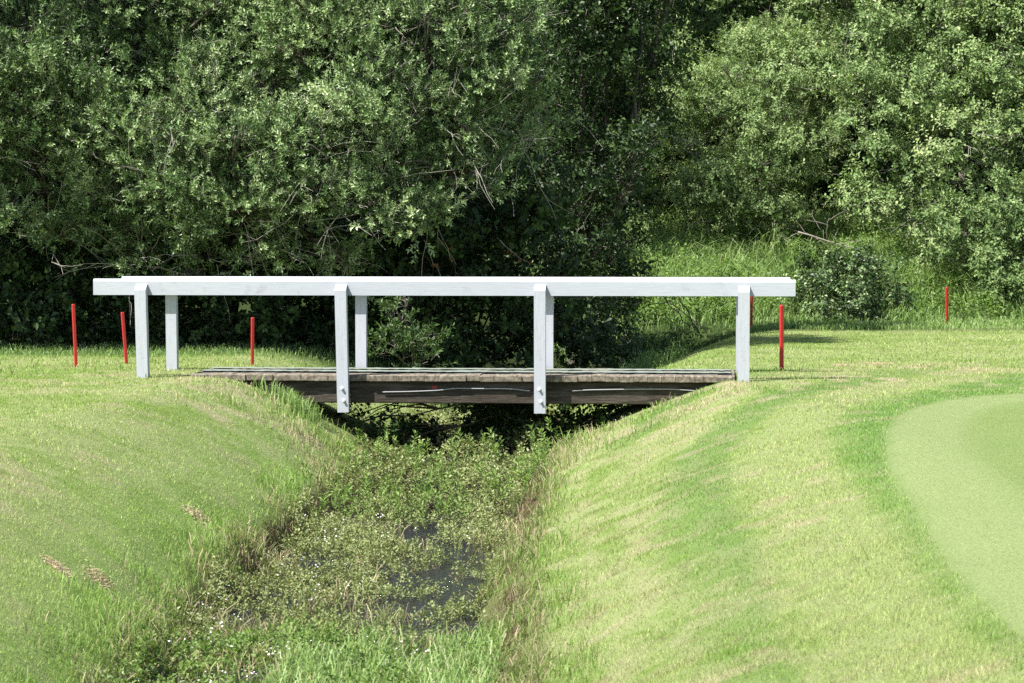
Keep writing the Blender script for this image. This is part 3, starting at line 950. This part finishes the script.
# ------------------------------------------------------------------ grass
def blades(x, y, h, w, lean, colour, r, name, matl, label, tint=None, seg=1, z=None, curl=0.5):
    n = len(x)
    z = H(x, y) if z is None else z
    a = r.random(n) * 2 * np.pi
    la = r.random(n) * 2 * np.pi
    side = np.stack([np.cos(a), np.sin(a), np.zeros(n)], 1)
    ld = np.stack([np.cos(la), np.sin(la), np.zeros(n)], 1) * lean[:, None]
    b0 = np.stack([x, y, z - 0.006], 1)
    up = np.array([0, 0, 1.0])
    tip = b0 + ld * h[:, None] + up * (h * np.sqrt(np.clip(1 - lean ** 2, 0.1, 1)))[:, None]
    if seg == 1:
        V = np.stack([b0 - side * w[:, None] / 2, b0 + side * w[:, None] / 2, tip], 1)
        per = 3
        f = np.arange(n)[:, None] * 3 + np.array([[0, 1, 2]])
        fs = f
    else:
        mid = b0 + ld * h[:, None] * 0.28 + up * h[:, None] * 0.55
        top = b0 + ld * h[:, None] * 0.75 + up * h[:, None] * 0.86
        tip = b0 + ld * h[:, None] * (1.0 + curl) + up * h[:, None] * (0.98 - curl * lean[:, None])
        V = np.stack([b0 - side * w[:, None] * .4, b0 + side * w[:, None] * .4, mid - side * w[:, None] / 2, mid + side * w[:, None] / 2, top - side * w[:, None] * .33, top + side * w[:, None] * .33, tip], 1)
        per = 7
        i = np.arange(n)[:, None] * 7
        fs = [np.concatenate([i + [0, 1, 3, 2], i + [2, 3, 5, 4]], 1).reshape(-1, 4), i + np.array([[4, 5, 6]])]
    kw = {}
    if colour is not None:
        kw["colours"] = np.repeat(colour, per, 0)
    if tint is not None:
        kw["tint"] = np.repeat(tint, per)
    o = mesh_from(name, V.reshape(-1, 3), fs, matl, **kw)
    tag(o, label, "grass", kind="stuff")
    return o


def in_view(x, y, margin=1.18):
    return np.abs(x) < 0.1945 * y * margin + 0.15


gr = np.random.default_rng(31)
# mown turf
NB = 760000
yy = (8.4 ** -0.6 + gr.random(NB) * (41.0 ** -0.6 - 8.4 ** -0.6)) ** (-1 / 0.6)
xx = (gr.random(NB) * 2 - 1) * (0.1945 * yy * 1.18 + 0.15)
s, u, e = ditch_side(xx, yy)
ok = (u > 0.0) & ~((s < 0.6) & (yy > 32.3)) & (yy < 39.9 + 0.5 * fbm(xx, yy * 0, 1.5, 5))
lx, ly = bridge_local(xx, yy)
ok &= ~((np.abs(lx - 0.2) < 2.8) & (np.abs(ly) < 0.66))
xx, yy, u, s = xx[ok], yy[ok], u[ok], s[ok]
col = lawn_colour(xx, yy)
si, so = poly_sd(xx, yy, INNER), poly_sd(xx, yy, OUTER)
h = gr.uniform(0.012, 0.026, len(xx)) * (1 + 0.5 * sstep(0.4, 0.8, fbm(xx, yy, 0.6, 7)))
h = np.where(si < 0, gr.uniform(0.006, 0.012, len(xx)), h)
h = h * (1 + 0.012 * yy)
wd = np.maximum(0.0038, 0.00031 * yy) * gr.uniform(0.7, 1.3, len(xx))
var = np.exp(gr.normal(0, 0.26, len(xx)))[:, None]
dry = gr.random(len(xx)) < 0.05
col = np.clip(col * var * np.array([1.04, 1.04, 0.95]), 0.01, 0.7)
col[dry] = C_STRAW * gr.uniform(0.7, 1.15, (dry.sum(), 1))
blades(xx, yy, h, wd, gr.uniform(0.15, 0.8, len(xx)), col, gr, "grass", M["turf_blade"], "short mown turf on both banks of the ditch")

# long grass on the banks and round the bridge
NB = 420000
yy = (9.0 ** -0.5 + gr.random(NB) * (34.0 ** -0.5 - 9.0 ** -0.5)) ** -2
xx = (gr.random(NB) * 2 - 1) * (0.1945 * yy * 1.15 + 0.1)
s, u, e = ditch_side(xx, yy)
n1 = fbm(xx, yy, 0.55, 12, 3)
lft, rgt = s < 0, s > 0
wgt = np.zeros(NB)
wgt = np.maximum(wgt, lft * sstep(-0.10, 0.0, u) * sstep(0.30, 0.10, u) * (yy < 27) * 0.8)
wgt = np.maximum(wgt, rgt * sstep(-0.09, 0.0, u) * sstep(0.20, 0.07, u) * (yy < 28) * 0.8)
near_b = sstep(2.2, 1.0, np.abs(yy - 26.9))
wgt = np.maximum(wgt, near_b * sstep(-0.05, 0.1, u) * sstep(1.15, 0.75, u) * 0.75)
wgt = np.maximum(wgt, sstep(27.9, 28.3, yy) * sstep(32.6, 32.0, yy) * sstep(-0.1, 0.1, u) * np.where(lft, 0.14, 0.08 + 0.4 * sstep(1.2, 0.5, u)))
wgt *= np.maximum(sstep(0.28, 0.62, n1), 0.6 * sstep(0.10, 0.04, u))
for (px, py, d) in ((142, 373, 27.4), (171, 367, 28.9), (744, 372, 27.05), (782, 372, 28.8), (75, 368, 29.6)):   # tufts at posts and stakes the mower misses
    bx = (px - 512) / F_PX * d
    wgt = np.maximum(wgt, 0.9 * np.exp(-((xx - bx) ** 2 + (yy - d) ** 2) / 0.16 ** 2))
ok = gr.random(NB) < wgt
lx, ly = bridge_local(xx, yy)
ok &= ~((np.abs(lx - 0.2) < 2.84) & (np.abs(ly) < 0.70))
xx, yy, u, s, n1 = xx[ok], yy[ok], u[ok], s[ok], n1[ok]
h = gr.uniform(0.03, 0.10, len(xx)) * (0.7 + 0.9 * sstep(0.4, 0.75, n1)) * np.where(yy > 24, np.where(u < 0.7, 1.05, 0.62), 1.0)
tall = gr.random(len(xx)) < 0.05
h[tall] *= 1.7
lx, ly = bridge_local(xx, yy)
h = np.where((ly < -0.6) & (ly > -1.6) & (u > 0.35), np.minimum(h, 0.05 + 0.05 * gr.random(len(xx)) * (1 + 1.2 * (u < 0.7))), h)
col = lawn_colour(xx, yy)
lush = np.array([0.215, 0.345, 0.075])
col = col * 0.45 + lush * 0.55 * np.exp(gr.normal(0, 0.2, len(xx)))[:, None]
dryp = np.clip(0.08 + 0.45 * sstep(1.6, 0.4, np.abs(yy - 26.2)) * sstep(0.42, 0.6, fbm(xx, yy, 0.4, 66, 3)), 0, 1)
dry = gr.random(len(xx)) < dryp
col[dry] = C_STRAW * gr.uniform(0.75, 1.25, (dry.sum(), 1))
blades(xx, yy, h, np.maximum(0.0042, 0.00026 * yy) * gr.uniform(0.8, 1.4, len(xx)), gr.uniform(0.1, 0.6, len(xx)), np.clip(col, 0.01, 0.7), gr, "long_grass", M["turf_blade"], "long rough grass along the ditch banks and bridge ends", seg=3)

# two lusher tufts in front of the left end of the deck
NB = 420
cxs = gr.choice([-2.25, -2.12, -2.45], NB, p=[.45, .4, .15])
xx = cxs + gr.normal(0, 0.10, NB)
yy = 27.12 + gr.normal(0, 0.10, NB)
blades(xx, yy, gr.uniform(0.10, 0.26, NB), gr.uniform(0.006, 0.010, NB), gr.uniform(0.05, 0.4, NB), None, gr, "grass_tuft", M["weed_blade"], "tall bright grass tuft growing against the left end of the deck", tint=np.clip(gr.normal(0.72, 0.16, NB), 0, 1), seg=3)

# bright long blades at the bottom of the picture, in the ditch
NB = 5200
yy = gr.uniform(13.6, 16.5, NB)
xx = np.interp(yy, TY, CX) + gr.uniform(-0.35, 0.98, NB)
ok = fbm(xx, yy, 0.35, 22, 3) > 0.45
xx, yy = xx[ok], yy[ok]
zz = np.maximum(H(xx, yy), WATER_Z)
blades(xx, yy, gr.uniform(0.08, 0.27, len(xx)), gr.uniform(0.005, 0.010, len(xx)), gr.uniform(0.1, 0.6, len(xx)), None, gr, "water_grass", M["weed_blade"], "bright long bladed grass standing in the near end of the ditch", tint=np.clip(gr.normal(0.66, 0.2, len(xx)), 0, 1), seg=3, z=zz)

# rank weeds on the rising ground beyond the lawn
NB = 90000
yy = gr.uniform(36.5, 52, NB)
xx = gr.uniform(0.2, 12.5, NB)
s, u, e = ditch_side(xx, yy)
n1 = fbm(xx, yy, 0.9, 33, 3)
edge = 39.8 + 0.9 * fbm(xx, yy * 0, 0.8, 35, 2)
ok = (gr.random(NB) > 0.9 * np.exp(-((xx - 7.6) / 1.0) ** 2 - ((yy - 41.4) / 0.7) ** 2)) & ((yy > edge) | ((yy > 36.5) & (u < 0.25) & (s > -0.6))) & (gr.random(NB) < 0.35 + 0.65 * sstep(0.35, 0.6, n1)) & (xx < 0.1945 * yy * 1.25)
xx, yy, n1 = xx[ok], yy[ok], n1[ok]
h = gr.uniform(0.30, 0.85, len(xx)) * sstep(42.2, 44.6, yy + 1.2 * fbm(xx, yy, 1.5, 39, 2) - 0.6) * (0.5 + 0.9 * n1) + gr.uniform(0.05, 0.12, len(xx))
h = np.where(yy < 39.8, gr.uniform(0.15, 0.5, len(xx)), h)
blades(xx, yy, h, gr.uniform(0.008, 0.018, len(xx)), gr.uniform(0.1, 0.75, len(xx)), None, gr, "tall_weeds", M["weed_blade"], "rank tall green weeds on the slope beyond the lawn", tint=np.clip(0.35 + 0.4 * n1 + gr.normal(0, 0.18, len(xx)), 0, 1), seg=3)
# broad-leaved weeds mixed in
NS = 5200
yy = gr.uniform(43.0, 50, NS)
xx = gr.uniform(1.0, 11.5, NS)
n1 = fbm(xx, yy, 1.1, 37, 3)
ok = (n1 > 0.44)
xx, yy = xx[ok], yy[ok]
zz = H(xx, yy) + gr.uniform(0.1, 0.65, len(xx)) * sstep(42.5, 45, yy) + 0.04
V, f, mi, T = sprays(np.stack([xx, yy, zz], 1), gr.normal(0, 0.3, (len(xx), 3)) + [0, -0.15, 1], gr.uniform(0.6, 1.05, len(xx)), "hazel", np.clip(gr.normal(0.5, 0.2, len(xx)), 0, 1), gr)
tag(mesh_from("nettle_weeds", V, f, [M["bright_leaf"], M["bark"]], None, mi, tint=T), "broad leaved nettle weeds mixed into the slope beyond the lawn", "weeds", kind="stuff")

# rough shaded grass at the foot of the left trees and of the ditch beyond the bridge
NB = 15000
yy = gr.uniform(31.9, 36, NB)
xx = gr.uniform(-8.0, 2.6, NB)
s, u, e = ditch_side(xx, yy)
ok = (xx < 0.3) | (np.abs(u) < 2)
ok &= ~((s > 1.4))
xx, yy = xx[ok], yy[ok]
zz = np.maximum(H(xx, yy), WATER_Z)
blades(xx, yy, gr.uniform(0.03, 0.09, len(xx)), gr.uniform(0.006, 0.010, len(xx)), gr.uniform(0.1, 0.6, len(xx)), None, gr, "shade_grass", M["weed_blade"], "rough grass at the foot of the trees behind the bridge", tint=np.clip(gr.normal(0.45, 0.2, len(xx)), 0, 1), seg=3, z=zz)

# ------------------------------------------------------------------ plants in the ditch
def pool(x, y):
    """1 where the water lies open"""
    m = np.zeros_like(x)
    for (px0, px1, py0, py1) in ((368, 502, 548, 630), (222, 300, 598, 636), (395, 485, 500, 548), (300, 372, 516, 532), (410, 520, 474, 500), (300, 360, 560, 585), (380, 450, 630, 650), (350, 400, 452, 470)):
        d0, d1 = 2.7 * F_PX / (py1 - HORIZON), 2.7 * F_PX / (py0 - HORIZON)
        dm = (d0 + d1) / 2
        cx, rx = ((px0 + px1) / 2 - 512) / F_PX * dm, (px1 - px0) / 2 / F_PX * dm
        g = ((x - cx) / rx) ** 2 + ((y - dm) / ((d1 - d0) / 2)) ** 2
        m = np.maximum(m, sstep(1.25, 0.6, g + 0.8 * (fbm(x, y, 0.35, 44, 3) - 0.5)))
    return m


pr = np.random.default_rng(41)
NS = 42000
yy = (13.8 ** -0.3 + pr.random(NS) * (31.5 ** -0.3 - 13.8 ** -0.3)) ** (-1 / 0.3)
xx = np.interp(yy, TY, CX) + pr.uniform(-1.35, 1.35, NS)
s, u, e = ditch_side(xx, yy)
n1 = fbm(xx, yy, 0.42, 46, 3)
pl = pool(xx, yy)
ok = (u < np.where(s > 0, -0.02, 0.04)) & (pr.random(NS) < sstep(0.50, 0.59, n1) * (1 - 0.68 * pl) + 0.04)
xx, yy, n1, pl = xx[ok], yy[ok], n1[ok], pl[ok]
hh = np.maximum(H(xx, yy), WATER_Z) + pr.random(len(xx)) ** 2 * (0.015 + 0.13 * sstep(0.48, 0.72, n1)) * (1 - 0.7 * pl)
hh += pr.random(len(xx)) * 0.16 * sstep(23, 26, yy)
near = (yy < 16.6 + 0.9 * (fbm(xx, yy, 0.5, 49, 2) - 0.5)) & (pr.random(len(xx)) < 0.8)
V, f, mi, T = sprays(np.stack([xx, yy, hh], 1)[near], pr.normal(0, 0.35, (near.sum(), 3)) + [0, 0, 1], pr.uniform(0.7, 1.3, near.sum()), "cress", np.clip(pr.normal(0.6, 0.25, near.sum()), 0, 1), pr)
tag(mesh_from("brooklime", V, f, [M["bright_leaf"], M["bark"]], None, mi, tint=T), "fresh green leafy plants at the near end of the ditch", "water plants", kind="stuff")
xx, yy, hh, n1, pl = xx[~near], yy[~near], hh[~near], n1[~near], pl[~near]
V, f, mi, T = sprays(np.stack([xx, yy, hh], 1), pr.normal(0, 0.35, (len(xx), 3)) + [0, 0, 1], pr.uniform(0.55, 1.15, len(xx)) * (1 + 0.5 * sstep(22, 27, yy)), "cress", np.clip(0.20 + 0.75 * fbm(xx, yy, 0.8, 47, 2) + 0.2 * sstep(20, 26, yy) + pr.normal(0, 0.2, len(xx)), 0, 1), pr)
tag(mesh_from("watercress", V, f, [M["cress_leaf"], M["bark"]], None, mi, tint=T), "olive green watercress growing through the shallow ditch water", "water plants", kind="stuff")

# dead and half-dead stalks standing and lying in the water
NB = 24000
yy = (13.8 ** -0.3 + pr.random(NB) * (29 ** -0.3 - 13.8 ** -0.3)) ** (-1 / 0.3)
xx = np.interp(yy, TY, CX) + pr.uniform(-1.25, 1.25, NB)
n1 = fbm(xx, yy, 0.4, 48, 3)
ok = (pr.random(NB) < sstep(0.40, 0.6, n1)) & (pool(xx, yy) < 0.55)
xx, yy = xx[ok], yy[ok]
zz = np.maximum(H(xx, yy), WATER_Z)
t_ = pr.random(len(xx))
colr = np.where((t_ < 0.55)[:, None], np.array([0.38, 0.31, 0.19]), np.array([0.24, 0.30, 0.10])) * np.exp(pr.normal(0, 0.25, len(xx)))[:, None]
blades(xx, yy, pr.uniform(0.04, 0.18, len(xx)), pr.uniform(0.004, 0.009, len(xx)), pr.uniform(0.1, 1.0, len(xx)), np.clip(colr, 0.01, 0.6), pr, "marsh_stalks", M["turf_blade"], "brown and green stalks among the watercress", seg=3, z=zz)

# leafy spikes in front of the shade under the bridge
NS = 360
yy = pr.uniform(23.0, 27.3, NS)
xx = np.interp(yy, TY, CX) + pr.uniform(-1.05, 1.0, NS)
ok = fbm(xx, yy, 0.35, 52, 3) > 0.43
xx, yy = xx[ok], yy[ok]
zz = np.maximum(H(xx, yy), WATER_Z) + pr.random(len(xx)) * 0.24
V, f, mi, T = sprays(np.stack([xx, yy, zz], 1), pr.normal(0, 0.25, (len(xx), 3)) + [0, 0, 1], pr.uniform(0.5, 0.95, len(xx)), "willow", np.clip(pr.normal(0.7, 0.18, len(xx)), 0, 1), pr)
tag(mesh_from("ditch_weeds", V, f, [M["bright_leaf"], M["bark"]], None, mi, tint=T), "bright leafy weeds in the ditch just before the bridge", "weeds", kind="stuff")

# dark brambles in the shade below the beams
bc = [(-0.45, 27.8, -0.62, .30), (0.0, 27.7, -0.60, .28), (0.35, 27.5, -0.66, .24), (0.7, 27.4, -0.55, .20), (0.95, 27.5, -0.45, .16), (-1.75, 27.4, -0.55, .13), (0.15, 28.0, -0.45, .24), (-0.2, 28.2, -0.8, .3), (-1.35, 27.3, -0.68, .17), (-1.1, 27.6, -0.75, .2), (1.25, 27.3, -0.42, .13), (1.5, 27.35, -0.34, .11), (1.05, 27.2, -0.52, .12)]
tree("bramble", "dark leafy bramble growing in the shade under the footbridge", "bramble", None, (-0.2, 28.4), np.array(bc) + [0, 0.55, 0, 0], "ivy", M["ivy_shade_leaf"], 130, 0.75, 150, 3, 0.012, 0.6, crown_name="foliage", fork=0.3, twigs=4, up=0.3)

# white flowers
NS = 480
yy = (14.2 ** -0.3 + pr.random(NS) * (25.5 ** -0.3 - 14.2 ** -0.3)) ** (-1 / 0.3)
xx = np.interp(yy, TY, CX) + pr.uniform(-1.12, 0.6, NS)
n1 = fbm(xx, yy, 0.5, 58, 3)
s, u, e = ditch_side(xx, yy)
ok = (n1 > 0.44) & (pool(xx, yy) < 0.5) & (u < 0.05)
xx, yy = xx[ok], yy[ok]
zz = np.maximum(H(xx, yy), WATER_Z) + pr.uniform(0.05, 0.15, len(xx))
V, F3 = [], []
cnt = 0
for x, y, z in zip(xx, yy, zz):
    rr = pr.uniform(0.004, 0.010)
    for k in range(pr.integers(1, 5)):
        c = np.array([x, y, z]) + pr.normal(0, 0.018, 3)
        nrm = np.array([0, -0.3, 1.0]) + pr.normal(0, 0.35, 3)
        Rm = frames(nrm[None], pr)[0]
        a = np.arange(10) / 10 * 2 * np.pi
        rad = np.where(np.arange(10) % 2 == 0, rr, rr * 0.62)
        ring = np.stack([np.cos(a) * rad, np.sin(a) * rad, np.full(10, rr * 0.25)], 1) @ Rm.T + c
        V.append(np.concatenate([ring, c[None]]))
        i = np.arange(10)
        F3.append(np.stack([i, (i + 1) % 10, np.full(10, 10)], 1) + cnt)
        cnt += 11
tag(mesh_from("white_flowers", np.concatenate(V), np.concatenate(F3), M["petal"]), "tiny white flowers scattered over the ditch plants", "flowers", kind="stuff")

# clumps of dry clippings on the turf
def clippings(px, py, label, rad, n=650):
    x0, y0 = unproj(px, py)
    r = np.random.default_rng(px)
    z0 = float(H(np.array([x0]), np.array([y0]))[0])
    x, y = r.normal(0, rad * 0.85, n), r.normal(0, rad * 1.4, n)
    d2 = (x / rad) ** 2 + (y / rad / 1.5) ** 2
    z = H(x0 + x, y0 + y) - z0 + 0.012 * np.exp(-d2 / 1.5) * r.random(n) + 0.010
    a, t = r.random(n) * 6.28, r.normal(0, 0.12, n)
    L = r.uniform(0.008, 0.024, n)
    dv = np.stack([np.cos(a) * np.cos(t), np.sin(a) * np.cos(t), np.sin(t)], 1) * L[:, None]
    sd = np.cross(dv, r.normal(0, 1, (n, 3)))
    sd = sd / (np.linalg.norm(sd, axis=1, keepdims=True) + 1e-9) * 0.002
    c = np.stack([x, y, z], 1)
    V = np.stack([c - dv / 2 - sd, c - dv / 2 + sd, c + dv / 2 + sd, c + dv / 2 - sd], 1).reshape(-1, 3)
    md = Build()
    ang = np.arange(14) / 14 * 2 * np.pi
    rings = []
    for q_, zz in ((1.5, -0.03), (1.1, 0.002), (0.6, 0.010), (0.2, 0.012)):
        jit = r.uniform(0.75, 1.2, 14)
        gx_, gy_ = np.cos(ang) * rad * q_ * jit, np.sin(ang) * rad * 1.5 * q_ * jit
        rings.append(np.stack([gx_, gy_, H(x0 + gx_, y0 + gy_) - z0 + zz], 1))
    nb = len(V)
    V = np.concatenate([V] + rings)
    ii_ = np.arange(14)
    fm = np.concatenate([np.stack([ii_ + 14 * k_, (ii_ + 1) % 14 + 14 * k_, (ii_ + 1) % 14 + 14 * (k_ + 1), ii_ + 14 * (k_ + 1)], 1) for k_ in range(3)]) + nb
    colr = np.array([0.50, 0.41, 0.28]) * np.exp(r.normal(0, 0.3, n))[:, None]
    o = mesh_from("grass_clippings", V, np.concatenate([np.arange(n)[:, None] * 4 + np.arange(4)[None], fm]), M["turf_blade"], colours=np.concatenate([np.repeat(colr, 4, 0), np.tile([0.40, 0.32, 0.21], (56, 1))]))
    o.location = (x0, y0, z0)
    tag(o, label, "clippings", "dry clumps of mown grass on the turf")


clippings(55, 569, "dry tan clump of mown grass lying at the left edge of the lawn", 0.045)
clippings(96, 580, "ragged brown clump of dry grass just right of the leftmost clump", 0.05)
clippings(195, 516, "dry straw coloured clump on the left bank above the ditch edge", 0.06)
clippings(878, 364, "small brown clump on the far lawn right of the bridge", 0.12, 700)
clippings(842, 366, "smaller brown clump left of another on the far lawn", 0.07)

# ------------------------------------------------------------------ light, sky, camera
world = bpy.data.worlds.new("World")
scene.world = world
world.use_nodes = True
nt = world.node_tree
sky = nt.nodes.new("ShaderNodeTexSky")
sky.sky_type = "NISHITA"
sky.sun_disc = False
sky.sun_elevation = R(SUN_EL)
sky.sun_rotation = math.atan2(TO_SUN[0], TO_SUN[1])
nt.links.new(sky.outputs[0], nt.nodes["Background"].inputs[0])
nt.nodes["Background"].inputs[1].default_value = 0.08

sl = bpy.data.lights.new("sun", "SUN")
sl.energy = 4.9
sl.angle = R(0.5)
sl.color = (1.0, 0.975, 0.935)
so_ = bpy.data.objects.new("sun", sl)
COL.objects.link(so_)
from mathutils import Vector
so_.rotation_euler = Vector(TO_SUN).to_track_quat("Z", "Y").to_euler()
so_.location = (-10, -10, 20)

cam = bpy.data.cameras.new("camera")
cam.sensor_width = 36
cam.lens = F_PX / 1024 * 36
cam.clip_end = 2000
cam.dof.use_dof = True
cam.dof.focus_distance = 28.0
cam.dof.aperture_fstop = 9.0
co = bpy.data.objects.new("camera", cam)
COL.objects.link(co)
co.location = (0, 0, CAM_Z)
co.rotation_euler = (R(90) - math.atan((341.5 - HORIZON) / F_PX), 0, 0)
scene.camera = co

scene.view_settings.view_transform = "Standard"
scene.view_settings.look = "None"
scene.view_settings.gamma = 1
scene.view_settings.exposure = 1.1
scene.cycles.use_denoising = False
scene.cycles.max_bounces = 6
scene.cycles.diffuse_bounces = 1
scene.cycles.transmission_bounces = 4
scene.cycles.sample_clamp_indirect = 6
